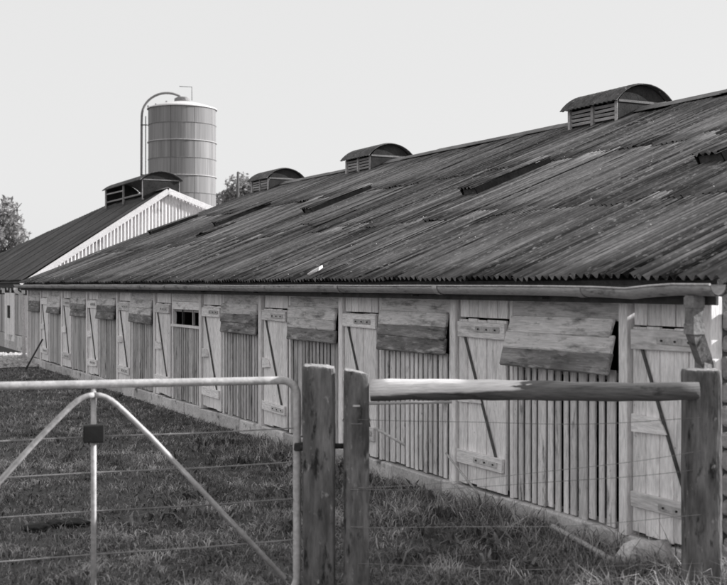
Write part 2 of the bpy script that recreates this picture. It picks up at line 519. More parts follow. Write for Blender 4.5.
def bay(i):
    xs = POST0 + BAY * i
    box('post', (xs - 0.03, -0.055, 0.15), (xs + 0.055, 0.055 + random.uniform(-.005, .005), 1.70), M['white_wood'], barn, 0.005, 0.003)
    x0, x1 = xs + 0.062, xs + 1.36
    wdt = x1 - x0
    # jamb beyond the panel
    box('jamb', (x1 - 0.012, -0.05, 0.16), (x1 + 0.028, 0.012, 1.69), M['white_wood'], barn, 0.003, 0.002)
    zt = 1.20
    # spaced upright boards: narrow slats with open gaps near, closer boards at the far end
    x = x0 + 0.004
    while x < x1 - 0.03:
        if i < 7:
            l = random.choice((0.050, 0.056, 0.06, 0.054, 0.064, 0.09)); gap = random.uniform(0.024, 0.036)
        else:
            l = random.uniform(0.09, 0.15); gap = random.uniform(0.005, 0.014)
        l = min(l, x1 - 0.014 - x)
        ob = box('slat', (x, -0.010, SHEET_BOT + random.uniform(-.012, .012)), (x + l, random.uniform(0.002, 0.008), zt + random.uniform(-.006, .012)),
            M['slat_wood'] if i < 2 else (M['slat_grey'] if i < 7 else M['board_wall']), barn, 0.003, 0.0015, (0, random.uniform(-.004, .004), 0))
        x += l + gap
    r = random.uniform
    if i == 4:
        # the one open window: header boards, sill, two mullions, dusty broken panes
        box('header_board', (x0 + .002, -.012, 1.545), (x1 - .014, .012, 1.69), M['white_plank_h'], barn, .003, .002)
        box('header_board', (x0 + .002, -.010, 1.432), (x1 - .014, .024, 1.542), M['white_plank_h'], barn, .003, .003)
        box('window_sill', (x0, -.020, 1.187), (x1 - .014, .04, 1.222), M['white_wood'], barn, .003, .002)
        wf = box('window_frame', (x0 + .004, -.04, 1.398), (x1 - .018, -.014, 1.43), M['frame_wood'], barn, .002)
        for k in (0.33, 0.68):
            xm = x0 + wdt * k
            o = box('mullion', (xm - .018, -.035, 1.224), (xm + .018, -.004, 1.43), M['dark_wood'] if k > .5 else M['frame_wood'], barn, .002)
        return
    # fixed header board
    box('header_board', (x0 + .035, -.012, 1.53), (x1 - .014, .012, 1.69), M['shutter_pale'], barn, .003, .003)
    tilt = {0: 0.22, 1: 0.05, 2: 0.02, 3: 0.035, 5: 0.07, 6: 0.10, 7: 0.03, 8: 0.12, 9: 0.04}[i]
    ztop = 1.535
    hs = [0.115, 0.105, 0.125] if i else [0.12, 0.115, 0.135]
    roll = {0: 0.012}.get(i, r(-.006, .006))
    mid = (x0 + x1 - 0.012) / 2
    piv = (mid - (0.0 if i else 0.012), 0.010, ztop)
    sh = obj('shutter', box_me(0.045, 0.02, sum(hs) - 0.02, .002, 0, 'batten'), M['frame_wood'], barn, piv, (tilt, roll, 0))
    # move the batten mesh below its pivot, then boards lap down it
    sh.data.transform(Matrix.Translation((wdt * 0.30, 0, -sum(hs) / 2)))
    bt2 = obj('batten', box_me(0.045, 0.02, sum(hs) - 0.02, .002, 0, 'batten'), M['frame_wood'], sh, (-wdt * 0.32, 0, -sum(hs) / 2))
    zz = 0.0
    for k, h in enumerate(hs):
        wd = wdt - 0.085 + (0.05 if (i == 0 and k) else 0) + r(-.015, .01)
        m = M['shutter_pale'] if k == 0 or (k == 1 and i % 3 == 2) else M['shutter_dark']
        if i == 0 and k < 2: m = M['shutter_pale']
        obj('board', box_me(wd, 0.034, h + 0.014, .009, .005, 'board'), m, sh,
            (r(-.008, .008) + 0.026 + (0.0 if (i == 0 and k) else 0), 0.0285, -zz - h / 2), (0.085 + r(-.03, .03), r(-.008, .008), 0))
        zz += h

for i in range(10):
    door(i)
for i in range(10):
    bay(i)

# --- roof: three rows of sheets on the front slope
roof = obj('roof', prism_me([(EAVE_OUT - 0.1, EAVE_Z + 0.04 - 0.085), (EAVE_OUT - 0.1, EAVE_Z + 0.04 - 0.045),
                              (-RIDGE_IN, EAVE_Z + PITCH * (RIDGE_IN + EAVE_OUT) - 0.045),
                              (-2 * RIDGE_IN - EAVE_OUT + .1, EAVE_Z + 0.04 - 0.045), (-2 * RIDGE_IN - EAVE_OUT + .1, EAVE_Z + 0.04 - 0.085),
                              (-RIDGE_IN, EAVE_Z + PITCH * (RIDGE_IN + EAVE_OUT) - 0.085)], LEN + 0.1), M['dark_wood'], barn, (LEN / 2 - 0.1, 0, 0))
RB = Vector((LEN / 2 - 0.1, 0, 0))
x_near, x_far = -0.26, LEN - 0.06
SW = (x_far - x_near) / 32.0                   # cover width: whole sheets between the two verges
ncol = 32
tilt0 = math.atan(PITCH)
rows = [(0.0, 1.90, 0.0), (1.72, 2.30, 0.009), (3.86, 2.52, 0.018)]
variants = {}
for ri, (d0, ln, h0) in enumerate(rows):
    for v in range(6):
        variants[ri, v] = corrugated_me(SW + 0.055, ln, 0.076, 0.017, 6, 8, seed=ri * 10 + v, warp=0.006 if v % 3 else 0.012,
                                        curl=[0.001, 0.003, 0.012, 0.002, 0.028, 0.0][v] * (0.35 if ri == 0 else 1.0),
                                        ragged=0.018 if ri else 0.006, name='roof_sheet')
        variants[ri, v].materials.append(M['roof'])
for ri, (d0, ln, h0) in enumerate(rows):
    for c in range(ncol):
        x = x_near + c * SW
        d = d0 + (random.uniform(-0.035, 0.035) if ri else random.uniform(-0.012, 0.012))
        q = d / slope - EAVE_OUT
        pt = roof_local(x, q, 0.012 + h0 * 0.5 + (c % 2) * 0.010)
        v = random.choice([0, 0, 1, 3, 3, 5, 2, 0, 5, 4]) if ri else random.choice([0, 3, 5, 0, 1])
        # sheet x -> barn -x is mirrored so that its outer face is up: rotate about z by 180 then pitch
        o = obj('roof_sheet', variants[ri, v], None, roof)
        ex = Vector((-1, 0, 0)); ey = Vector((0, -1 / slope, PITCH / slope)); ez = ex.cross(ey)
        lift = random.choice((0.0, 0.0, 0.0, 0.002, 0.005)) if ri else 0.001
        R = Matrix((ex, ey, ez)).transposed().to_4x4()
        yaw = Matrix.Rotation(random.uniform(-.006, .006), 4, 'Z') @ Matrix.Rotation(-lift, 4, 'X')
        o.matrix_local = Matrix.Translation(pt + Vector((SW + 0.03, 0, 0)) - RB) @ R @ yaw
# back slope in one run
bs = corrugated_me(LEN + 0.2, 6.45, 0.076, 0.0125, 2, 4, name='rear_roof_sheet')
o = obj('rear_roof_sheet', bs, M['roof'], roof)
ey = Vector((0, 1 / slope, PITCH / slope)); ex = Vector((1, 0, 0)); ez = ex.cross(ey)
top = Vector((x_near, -2 * RIDGE_IN - EAVE_OUT, EAVE_Z + 0.02))
o.matrix_local = Matrix.Translation(top - RB) @ Matrix((ex, ey, ez)).transposed().to_4x4()
# ridge caps
ridge_z = EAVE_Z + PITCH * (RIDGE_IN + EAVE_OUT)
x = x_near
while x < x_far - 0.1:
    l = min(1.2, x_far - x)
    cap = [(-0.17, -0.052), (-0.05, 0.015), (0.0, 0.032), (0.05, 0.015), (0.17, -0.052), (0.17, -0.06), (0, 0.02), (-0.17, -0.06)]
    obj('ridge_cap', prism_me(cap, l + 0.03), M['roof_edge'], roof, Vector((x + l / 2, -RIDGE_IN, ridge_z + 0.035 + random.uniform(0, .012))) - RB,
        (random.uniform(-.03, .03), random.uniform(-.006, .006), 0))
    x += l
# fixing nails / washers along the eave rows (tiny bright heads)
nb = bmesh.new()
for row_d in (0.10, 0.95, 1.85, 3.0, 3.98, 5.2):
    xx = x_near + 0.1
    while xx < x_far - .1:
        if random.random() < 0.22:
            q = (row_d + random.uniform(-.03, .03)) / slope - EAVE_OUT
            pt = roof_local(xx, q, 0.05) - RB
            bmesh.ops.create_icosphere(nb, subdivisions=1, radius=random.uniform(0.005, 0.008), matrix=Matrix.Translation(pt))
        xx += random.choice((0.228, 0.304, 0.38, 0.456))
nm = bpy.data.meshes.new('nails'); nb.to_mesh(nm); nb.free()
tag(obj('roofing_nails', nm, M['galv'], roof), kind='stuff')

# raised vent sheets half way up the slope
rv = corrugated_me(0.34, 1.2, 0.076, 0.015, 3, 8, 3, 0.006, 0, name='raised_sheet')
rv.materials.append(M['roof'])
for k, xl in enumerate((2.45, 6.40, 11.5, 15.75, 20.3)):
    base_pt = roof_local(xl + 0.17, 2.22 + (0, .0, .18, .16, .2)[k], 0.05)
    ex = Vector((-1, 0, 0)); ey = Vector((0, -1 / slope, PITCH / slope)); ez = ex.cross(ey)
    R = Matrix((ex, ey, ez)).transposed().to_4x4()
    rs = obj('roof_flap', rv, None, roof)
    fm = Matrix.Translation(base_pt + ez * 0.08 - RB) @ R @ Matrix.Rotation(-0.02, 4, 'X')
    rs.matrix_local = fm
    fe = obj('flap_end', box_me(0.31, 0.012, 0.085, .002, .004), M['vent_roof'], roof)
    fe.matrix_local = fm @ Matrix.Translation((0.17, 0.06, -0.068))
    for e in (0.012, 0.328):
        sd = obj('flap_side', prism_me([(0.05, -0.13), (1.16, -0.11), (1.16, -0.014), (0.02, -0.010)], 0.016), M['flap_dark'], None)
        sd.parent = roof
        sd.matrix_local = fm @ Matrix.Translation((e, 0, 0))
# small lifted sheet ends
for xl, q in ((17.0, 3.1), (15.1, 1.75), (9.6, 1.5)):
    ez = Vector((0, PITCH / slope, 1 / slope)); ex = Vector((-1, 0, 0)); ey = Vector((0, -1 / slope, PITCH / slope))
    o = obj('lifted_sheet', corrugated_me(0.38, 0.7, 0.076, 0.014, 3, 6, int(xl), 0.01, 0.06, ragged=.03), M['roof'], roof)
    o.matrix_local = Matrix.Translation(roof_local(xl, q, 0.075) - RB) @ Matrix((ex, ey, ez)).transposed().to_4x4() @ Matrix.Rotation(0.03, 4, 'Z')

# roof ventilators on the ridge: barrel roof, louvred long side, boarded end
def barrel_me(half, rise, length, over, pitch=0.10, amp=0.009, n=14):
    """arched corrugated cap, ribs run round the arch; axis along x"""
    verts, faces = [], []
    nx = int(length / pitch * 6)
    h = half + over
    R = (h * h + rise * rise) / (2 * rise)
    a0 = math.asin(h / R)
    for layer in (0, 1):
        for i in range(nx + 1):
            x = -length / 2 + length * i / nx
            c = amp * math.sin(2 * math.pi * x / pitch)
            for k in range(n + 1):
                a = -a0 + 2 * a0 * k / n
                rr = R + c - layer * 0.012
                verts.append((x, rr * math.sin(a), rr * math.cos(a) - (R - rise)))
    w1 = n + 1
    N = w1 * (nx + 1)
    for i in range(nx):
        for k in range(n):
            a = i * w1 + k
            faces.append((a, a + w1, a + w1 + 1, a + 1)); faces.append((N + a, N + a + 1, N + a + w1 + 1, N + a + w1))
    for i in range(nx):
        for k in (0, n):
            a = i * w1 + k
            faces.append((a, N + a, N + a + w1, a + w1))
    for i in (0, nx):
        for k in range(n):
            a = i * w1 + k
            faces.append((a, a + 1, N + a + 1, N + a))
    return mesh_from(verts, faces, True, 'vent_roof')

def roof_vent(parent, x_near_end, length, half, yc, z_ridge, pitch, top_side, rise, open_frame=False):
    cx = x_near_end + length / 2
    zb = z_ridge - pitch * half
    base = Vector((cx, yc, z_ridge))
    v = obj('roof_vent', prism_me([(-half + .05, -pitch * half - 0.1), (half - .05, -pitch * half - 0.1), (half - .05, -pitch * half + 0.02), (-half + .05, -pitch * half + 0.02)], length - 0.06),
            M['dark_wood'], parent, base)
    h_side = top_side - zb
    def b(name, lo, hi, m, rot=(0, 0, 0), bev=.004, jit=.002):
        return box(name, lo, hi, m, v, bev, jit, rot)
    z0, z1 = -pitch * half - 0.05, top_side - z_ridge
    for sx in (-1, 0, 1):
        xx = sx * (length / 2 - 0.03)
        b('vent_post', (xx - .028, half - .035, z0), (xx + .028, half + .012, z1), M['slat'])
        if sx:
            b('vent_post', (xx - .028, -half - .012, z0), (xx + .028, -half + .035, z1), M['slat'])
    ns = 2 if open_frame else 4
    for side in (1, -1):
        for seg in (-1, 1):
            for k in range(ns):
                if open_frame and k == 1 and seg < 0: continue
                zc = z0 + 0.07 + (h_side - 0.03) * (k + 0.45) / ns
                xa, xb = sorted((seg * 0.03, seg * (length / 2 - 0.062)))
                o = b('louvre_slat', (xa, side * half - .028, zc - .021), (xb, side * half - .012, zc + .021), M['slat'],
                      (side * (-0.3 if not open_frame else -.25) + random.uniform(-.1, .1), random.uniform(-.02, .02), 0))
    # arched end boards
    h = half + 0.0
    R = (h * h + rise * rise) / (2 * rise)
    arc = [(R * math.sin(a), z1 + R * math.cos(a) - R + rise - .014) for a in np.linspace(math.asin(h / R), -math.asin(h / R), 13)]
    # end follows the two roof slopes
    poly = [(-half, z0 + .02)] + [(0, 0.0)] + [(half, z0 + .02)] + arc
    for sx in (-1, 1):
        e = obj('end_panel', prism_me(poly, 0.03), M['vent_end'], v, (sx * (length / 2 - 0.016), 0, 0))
        obj('end_rib', box_me(0.014, 2 * half - 0.02, 0.035, .003), M['roof_edge'], v, (sx * (length / 2 + 0.006), 0, z1))
    obj('vent_roof', barrel_me(half, rise + .02, length + 0.16, 0.09), M['vent_roof'], v, (0, 0, z1 - .005))
    return v

for xn in (7.40, 14.87, 20.2):
    roof_vent(barn, xn, 1.12, 0.43, -RIDGE_IN, ridge_z + 0.04, PITCH, EYE + 2.53, 0.24)

# --- gutter, brackets, downpipes
def trough_me(path, r=0.062, seg=8):
    verts, faces = [], []
    for (x, y, zz) in path:
        for rr in (r, r - 0.006):
            for k in range(seg + 1):
                a = math.pi + math.pi * k / seg
                verts.append((x, y + rr * math.cos(a), zz + rr * 1.05 * math.sin(a)))
    w1 = 2 * (seg + 1)
    for i in range(len(path) - 1):
        for k in range(seg):
            a = i * w1 + k
            faces.append((a, a + 1, a + 1 + w1, a + w1))
            b_ = a + seg + 1
            faces.append((b_, b_ + w1, b_ + 1 + w1, b_ + 1))
        for k in (0, seg):
            a = i * w1 + k
            faces.append((a, a + w1, a + w1 + seg + 1, a + seg + 1))
    me = mesh_from(verts, faces, False, 'gutter')
    bm = bmesh.new(); bm.from_mesh(me); bmesh.ops.recalc_face_normals(bm, faces=bm.faces[:]); bm.to_mesh(me); bm.free()
    for pgn in me.polygons:
        pgn.use_smooth = len(pgn.vertices) == 4
    return me
def gut_z(x):
    pts = [(-0.30, 1.772), (0.0, 1.774), (0.2, 1.765), (0.42, 1.748), (0.75, 1.757), (2.5, 1.763), (6.5, 1.765), (12, 1.768), (22, 1.770)]
    for (a, b), (c, d) in zip(pts, pts[1:]):
        if a <= x <= c:
            return b + (d - b) * (x - a) / (c - a)
    return pts[-1][1]
GY = 0.275
gpath = [(-0.30, GY, gut_z(-.3)), (0, GY, gut_z(0)), (0.2, GY, gut_z(.2)), (0.42, GY, gut_z(.42)), (.75, GY, gut_z(.75))]
x = 1.2
while x < LEN + 0.25:
    gpath.append((x, GY + random.uniform(-.004, .004), gut_z(x) + random.uniform(-.003, .003))); x += 0.6
gut = obj('gutter', trough_me(gpath), M['gutter'], barn)
obj('gutter_lip', tube_me([(a, b + .062, c + .001) for a, b, c in gpath], .0075, 6), M['galv'], gut)
x = 0.9
while x < LEN:
    obj('gutter_joint', trough_me([(x - .035, GY, gut_z(x) + .001), (x + .035, GY, gut_z(x) + .001)], 0.067), M['gutter'], gut)
    box('gutter_bracket', (x + .5, 0.06, gut_z(x) - .085), (x + .525, GY - .02, gut_z(x) - .070), M['iron'], gut, .001)
    x += 1.83
box('fascia_board', (-0.2, 0.175, 1.655), (LEN - .06, 0.198, 1.765), M['dark_wood'], barn, .003)  # dark tone stands in for the shade below the gutter
dp = obj('downpipe', tube_me([(-0.11, GY, 1.71), (-0.11, GY, 1.50), (-0.10, GY - .03, 1.455), (-0.03, 0.14, 1.36), (-0.012, 0.105, 1.31), (-0.01, 0.10, 1.25),
                              (-0.01, 0.10, 0.06)], 0.052, 4, smooth=False, phase=math.pi / 4), M['pipe'], barn)
for zz, yy, xx in ((1.67, GY, -.11), (1.52, GY, -.11), (1.30, 0.103, -.011), (0.7, .10, -.01)):
    obj('pipe_collar', tube_me([(xx, yy, zz - .03), (xx, yy, zz + .03)], 0.058, 4, smooth=False, phase=math.pi / 4), M['pipe'], dp)
dp2 = obj('downpipe', tube_me([(LEN + .12, GY, 1.71), (LEN + .12, GY, 1.64), (LEN + .06, 0.12, 1.52), (LEN + .05, 0.1, 0.1)], 0.04, 8), M['white'], barn)

# --- odds and ends on the barn's eave
st = tag(obj('broken_slate', box_me(0.15, 0.10, 0.03, .004, .016, 'slate'), M['white']), 'pale broken slate lying on the roof edge above the gutter', 'slate')
lp = roof_local(5.55, -0.12, 0.07)
st.matrix_world = Matrix.Translation(barn.location) @ Matrix.Rotation(frame_rot()[2], 4, 'Z') @ Matrix.Translation(lp) @ Matrix.Rotation(-tilt0, 4, 'X') @ Matrix.Rotation(0.7, 4, 'Z') @ Matrix.Rotation(0.2, 4, 'Y')

# ------------------------------------------------------------------ second barn beyond the gap
B2S, B2P = 30.6, 5.56
b2 = obj('hipped_barn', None, None, None, world_pt(B2S, B2P, 0), frame_rot())
tag(b2, 'farther barn with white corrugated gable showing above the long roof', 'barn')
R_IN, R_Z, E_Z = 3.73, EYE + 2.60, EYE + 0.12
HIP_X, FAR_X = 5.9, 18.4
BACK_IN = 9.0
BACK_Z = R_Z - 0.366 * (BACK_IN - R_IN)
# gable
gpoly = [(0, 0.35), (0, E_Z - .02), (-R_IN, R_Z - .06), (-BACK_IN, BACK_Z - .06), (-BACK_IN, 0.35)]
g2 = obj('gable_wall', prism_me(gpoly, 0.06), M['white'], b2, (0.05, 0, 0))
# white corrugated cladding strips, clipped to the gable outline
x = 0.02
while x < BACK_IN - 0.1:
    wd = 0.76
    wd = min(wd, BACK_IN - x)
    verts, faces = [], []
    n = int(wd / 0.095 * 8)
    for i in range(n + 1):
        y = x + wd * i / n
        zt = (E_Z - .02 + (R_Z - E_Z - .04) * y / R_IN) if y < R_IN else (R_Z - .06 - 0.366 * (y - R_IN))
        c = 0.019 * math.sin(2 * math.pi * y / 0.095)
        verts += [(-0.03 + c, -y, 0.4), (-0.03 + c, -y, zt - .02)]
    for i in range(n):
        faces.append((2 * i, 2 * i + 1, 2 * i + 3, 2 * i + 2))
    obj('cladding_sheet', mesh_from(verts, faces, True, 'cladding'), M['gable_white'], g2, (-0.05, 0, 0))
    x += wd
def barge(y0, z0, y1, z1):
    d = Vector((0, y1 - y0, z1 - z0)); L_ = d.length
    o = obj('bargeboard', box_me(0.05, L_, 0.15, .004), M['white'], b2, (-0.13, (y0 + y1) / 2, (z0 + z1) / 2 - 0.055), (math.atan2(z1 - z0, y1 - y0), 0, 0))
    return o
barge(0.18, E_Z - .09, -R_IN, R_Z + .02)
barge(-R_IN, R_Z + .02, -BACK_IN, BACK_Z + .02)
# roof slopes: solid body, then corrugated sheets clipped to the hip
ov = 0.16
def slope_sheet(u0, u1, seedv):
    """front slope run between x=u0..u1, ribs up the slope, upper end cut along the hip"""
    verts, faces = [], []
    n = max(4, int((u1 - u0) / 0.15 * 6))
    for i in range(n + 1):
        x = u0 + (u1 - u0) * i / n
        t = 1.0 if x <= HIP_X else max(0.02, 1 - (x - HIP_X) / (FAR_X - HIP_X))
        c = 0.02 * math.sin(2 * math.pi * x / 0.15)
        for k in range(5):
            tt = t * k / 4
            y = ov - (R_IN + ov) * tt
            zz = E_Z - .02 + (R_Z - E_Z + .02) * tt
            verts.append((x, y, zz + 0.03 + c + 0.006 * math.sin(x * 3 + k)))
    for i in range(n):
        for k in range(4):
            a = i * 5 + k
            faces.append((a, a + 5, a + 6, a + 1))
    return mesh_from(verts, faces, True, 'roof_sheet')
rf2v = [(0.1, ov, E_Z - .06), (0.1, -R_IN, R_Z - .03), (HIP_X, -R_IN, R_Z - .03), (FAR_X, ov, E_Z - .06), (FAR_X, -BACK_IN, BACK_Z - .05), (0.1, -BACK_IN, BACK_Z - .05),
        ]
rf2 = obj('roof', mesh_from(rf2v, [(0, 3, 2, 1), (1, 2, 4, 5), (2, 3, 4), (0, 1, 5), (0, 5, 4, 3)], False, 'roof'), M['roof2'], b2)
u = -0.12
k = 0
while u < FAR_X - .2:
    u1 = min(u + 0.9, FAR_X)
    obj('roof_sheet', slope_sheet(u, u1, k), M['roof2'], rf2, (0, 0, 0.008 * (k % 2)))
    u = u1; k += 1
u = -0.12
back_len = math.hypot(BACK_IN - R_IN, R_Z - BACK_Z)
for xa in (0,):
    obj('ridge_cap', prism_me([(-.18, -.12), (0, .0), (.18, -.06), (.18, -.05), (0, .02), (-.18, -.10)], HIP_X + .2), M['roof_edge'], rf2, (HIP_X / 2, -R_IN, R_Z + .06))
# front wall of the second barn
box('front_wall', (0.1, -0.12, 0.3), (FAR_X - .2, -0.03, 1.62), M['interior'], b2, 0)
x = 0.0
while x < FAR_X - .3:
    if 1.75 < x + .1 < 3.35:
        x += 0.2; continue
    wd = random.uniform(0.13, 0.22)
    box('wall_board', (x, -.03, 0.42), (x + wd - .012, random.uniform(0, .02), 1.50), M['board_wall'], b2, .003)
    x += wd
x = -0.05
while x < FAR_X - .3:
    l = random.uniform(0.6, 1.1)
    box('plinth_block', (x, -.2, -.1), (x + l - .015, .03, .40), M['concrete'], b2, .012, .006)
    x += l
for xd in (1.74, 2.54):
    d = box('door', (xd, -.03, .22), (xd + .78, .01, 1.55), M['frame_wood'], b2, .003)
    dc = d.location
    for k in range(5):
        box('plank', (xd + .156 * k + .003, .010, .22), (xd + .156 * (k + 1) - .003, .032, 1.55), M['white_wood'], d, .003, .001, base=dc)
    hx = xd + (.70 if xd < 2 else .06)
    box('handle', (hx, .032, .85), (hx + .06, .07, 1.20), M['iron'], d, .003, base=dc)
x = 0.35
while x < 8:
    wnd = box('window', (x - .04, -.04, 1.515), (x + .54, -.01, 1.70), M['dark_wood'], b2, .002)
    wc = wnd.location
    box('pane', (x, -.006, 1.535), (x + .24, -.001, 1.68), M['glass'], wnd, 0, base=wc)
    box('pane', (x + .26, -.006, 1.535), (x + .5, -.001, 1.68), M['interior'] if random.random() < .5 else M['glass'], wnd, 0, base=wc)
    x += 1.05
box('fascia_board', (-.05, .06, 1.69), (FAR_X - .1, .10, 1.855), M['dark_wood'], b2, .002)
vv = roof_vent(b2, 0.55, 4.2, 0.52, -R_IN, R_Z + .05, 0.45, R_Z + 0.32, 0.22, True)

# ------------------------------------------------------------------ silo
SX, SY, SR = -9.46, 60.0, 1.745
silo = obj('tower_silo', None, None, None, (SX, SY, 0))
tag(silo, 'tall riveted steel tower silo behind the far barn', 'silo')
TOPZ = 10.95
obj('base_ring', tube_me([(0, 0, -0.1), (0, 0, 0.35)], SR + .12, 32), M['concrete'], silo)
core = obj('core', tube_me([(0, 0, 0.2), (0, 0, TOPZ - .02)], SR - .06, 32), M['silo'], silo)
rowh = 0.895
def plate_me(a0, a1, h, r):
    verts, faces = [], []
    n = 6
    for lay in (r, r - .02):
        for zz in (0, h):
            for k in range(n + 1):
                a = a0 + (a1 - a0) * k / n
                verts.append((lay * math.cos(a), lay * math.sin(a), zz))
    w1 = n + 1
    skin = len(verts)
    verts += verts[:2 * w1]                     # outer skin keeps its own vertices so that rims stay crisp
    for k in range(n):
        faces.append((skin + k, skin + k + 1, skin + k + 1 + w1, skin + k + w1))
    for k in range(n):
        faces.append((w1 + k, w1 + k + 1, 3 * w1 + k + 1, 3 * w1 + k))
        faces.append((k + 1, k, 2 * w1 + k, 2 * w1 + k + 1))
    faces.append((0, w1, 3 * w1, 2 * w1)); faces.append((n, 2 * w1 + n, 3 * w1 + n, w1 + n))
    me = mesh_from(verts, faces, False, 'plate')
    for pgn in me.polygons:
        pgn.use_smooth = min(pgn.vertices) >= skin
    return me
NP = 9
pl = plate_me(0, 2 * math.pi / NP - 0.012, rowh - .016, SR)
pl.materials.append(M['silo'])
zz = TOPZ - rowh
ri = 0
while zz > -0.2:
    for k in range(NP):
        o = obj('wall_plate', pl, None, silo, (0, 0, max(zz, 0.0) if zz > -.2 else 0), (0, 0, 2 * math.pi * k / NP + 0.35))
        s_ = 1 + random.uniform(-.003, .003)
        o.scale = (s_, s_, 1)
    hr = SR + (.035 if ri % 2 else .02)
    obj('hoop', tube_me([(hr * math.cos(a), hr * math.sin(a), zz) for a in np.linspace(0, 2 * math.pi, 49)], 0.024 if ri % 2 else 0.010, 6, False),
        M['galv'] if ri % 2 else M['silo'], silo)
    zz -= rowh; ri += 1
# domed roof
dv, df = [(0, 0, TOPZ + .40)], []
NS = 32
for j, (rr, hz) in enumerate(((0.5, .35), (1.1, .22), (1.55, .08), (SR + .06, 0.0), (SR + .07, -.06))):
    for k in range(NS):
        a = 2 * math.pi * k / NS
        dv.append((rr * math.cos(a), rr * math.sin(a), TOPZ + hz))
for k in range(NS):
    df.append((0, 1 + k, 1 + (k + 1) % NS))
for j in range(4):
    for k in range(NS):
        a, b_ = 1 + j * NS + k, 1 + j * NS + (k + 1) % NS
        df.append((a, a + NS, b_ + NS, b_))
obj('dome', mesh_from(dv, df, True, 'dome'), M['silo_roof'], silo)
obj('hatch', tube_me([(0.0, 0, TOPZ + .30), (0.0, 0, TOPZ + .54), (0, 0, TOPZ + .62)], [0.42, 0.40, 0.25], 14), M['silo'], silo)
for hx in (-1.3, -.75, -1.7):
    obj('roof_lug', tube_me([(hx, -.4, TOPZ), (hx, -.4, TOPZ + (.55 - .25 * abs(hx)))], 0.05, 6), M['silo'], silo)
pr = [(-2.14, -.1, 0.0), (-2.12, -.1, 5.0), (-2.10, -.1, 10.2)]
for t in np.linspace(0, 1, 14):
    a = math.pi - t * math.pi * 0.62
    pr.append((-0.78 + 1.31 * math.cos(a), -.1, 10.55 + 1.22 * math.sin(a)))
pr += [(-.12, -.08, 11.62), (-.05, -.05, 11.45)]
obj('fill_pipe', tube_me(pr, 0.06, 10), M['silo'], silo)
obj('downspout', tube_me([(-1.87, -.2, 0), (-1.87, -.2, TOPZ - .4)], 0.025, 8), M['iron'], silo)
for zz in (2.5, 5.0, 7.5, 10.1):
    obj('pipe_bracket', box_me(.34, .05, .05), M['iron'], silo, (-1.96, -.14, zz))
rl = obj('hand_rail', tube_me([(.55, -.3, TOPZ + .4), (.55, -.3, 12.05), (-.1, -.3, 12.08)], 0.018, 6), M['iron'], silo)

# ------------------------------------------------------------------ telegraph pole and trees
tp = obj('telegraph_pole', None, None, None, world_pt(0, 0, 0))
tp.location = ((238 - CX) / F_PX * 85, 85, 0)
tag(tp, 'thin dark telegraph pole rising by the tree behind the long roof', 'pole')
obj('shaft', tube_me([(0, 0, -.3), (0, 0, 10.1)], [0.13, 0.09], 8), M['bark'], tp)
obj('cap', tube_me([(0, 0, 10.08), (0, 0, 10.16)], [0.10, 0.03], 8), M['iron'], tp)

def tree(name, loc, height, crown_r, crown_h, leaves, seed, label, leaf=0.13):
    r = np.random.default_rng(seed)
    rr = random.Random(seed)
    t = obj(name, None, None, None, loc)
    tag(t, label, 'tree')
    verts, faces = [], []
    # trunk with limbs in one mesh
    bm_parts = []
    limbs = []
    top = height - crown_h * 0.25
    trunk = tube_me([(0, 0, -.2), (0.05, 0, height * .25), (-.05, .05, height * .5), (0.05, 0, top)], [.24, .19, .13, .04], 8)
    bm = bmesh.new(); bm.from_mesh(trunk)
    ends = []
    for k in range(16):
        z0 = height - crown_h * rr.uniform(.55, 1.0)
        a = rr.uniform(0, 6.28)
        ln = crown_r * rr.uniform(.6, .95)
        e = Vector((math.cos(a) * ln, math.sin(a) * ln, z0 + crown_h * rr.uniform(.15, .5)))
        mid = Vector((e.x * .45, e.y * .45, z0 + (e.z - z0) * .6))
        lm = tube_me([(0, 0, z0), mid, e], [.09, .06, .02], 6)
        bm.from_mesh(lm)
        ends += [e, mid]
    me = bpy.data.meshes.new('trunk'); bm.to_mesh(me); bm.free()
    obj('trunk', me, M['bark'], t)
    # clumps of leaves
    cz = height - crown_h / 2
    cl = []
    while len(cl) < 75:
        d = r.normal(size=3); d /= np.linalg.norm(d)
        q = r.uniform(.35, 1.0)
        cl.append((d[0] * crown_r * q, d[1] * crown_r * q, cz + d[2] * crown_h / 2 * q, r.uniform(.25, .55) * crown_r * .55))
    cl = np.array(cl)
    idx = r.integers(0, len(cl), leaves)
    dirs = r.normal(size=(leaves, 3)); dirs /= np.linalg.norm(dirs, axis=1)[:, None]
    pos = cl[idx, :3] + dirs * (cl[idx, 3] * r.uniform(.3, 1, leaves) ** .6)[:, None]
    u = r.normal(size=(leaves, 3)); u /= np.linalg.norm(u, axis=1)[:, None]
    v = np.cross(u, r.normal(size=(leaves, 3))); v /= np.linalg.norm(v, axis=1)[:, None]
    ls = leaf * r.uniform(.6, 1.4, leaves)[:, None]
    V = np.stack([pos - u * ls, pos + v * ls * .5, pos + u * ls, pos - v * ls * .5], 1).reshape(-1, 3)
    me = bpy.data.meshes.new('crown')
    me.from_pydata(V.tolist(), [], np.arange(leaves * 4).reshape(-1, 4).tolist())
    obj('crown', me, M['leaf'], t)
    return t
tree('broadleaf_tree', ((-6 - CX) / F_PX * 72, 72, 0), 7.7, 2.5, 5.6, 9000, 5, 'leafy pale tree at the left edge beside the far barn')
tree('broadleaf_tree', ((247 - CX) / F_PX * 95, 95, 0), 11.0, 2.9, 5.5, 9000, 9, 'loose leafy tree behind the roof just right of the silo', .15)

# ------------------------------------------------------------------ gate, posts, rail fence
def px(xp, Y):
    return (xp - CX) / F_PX * Y
def hz(yp, Y):
    return EYE - (yp - HOR) / F_PX * Y

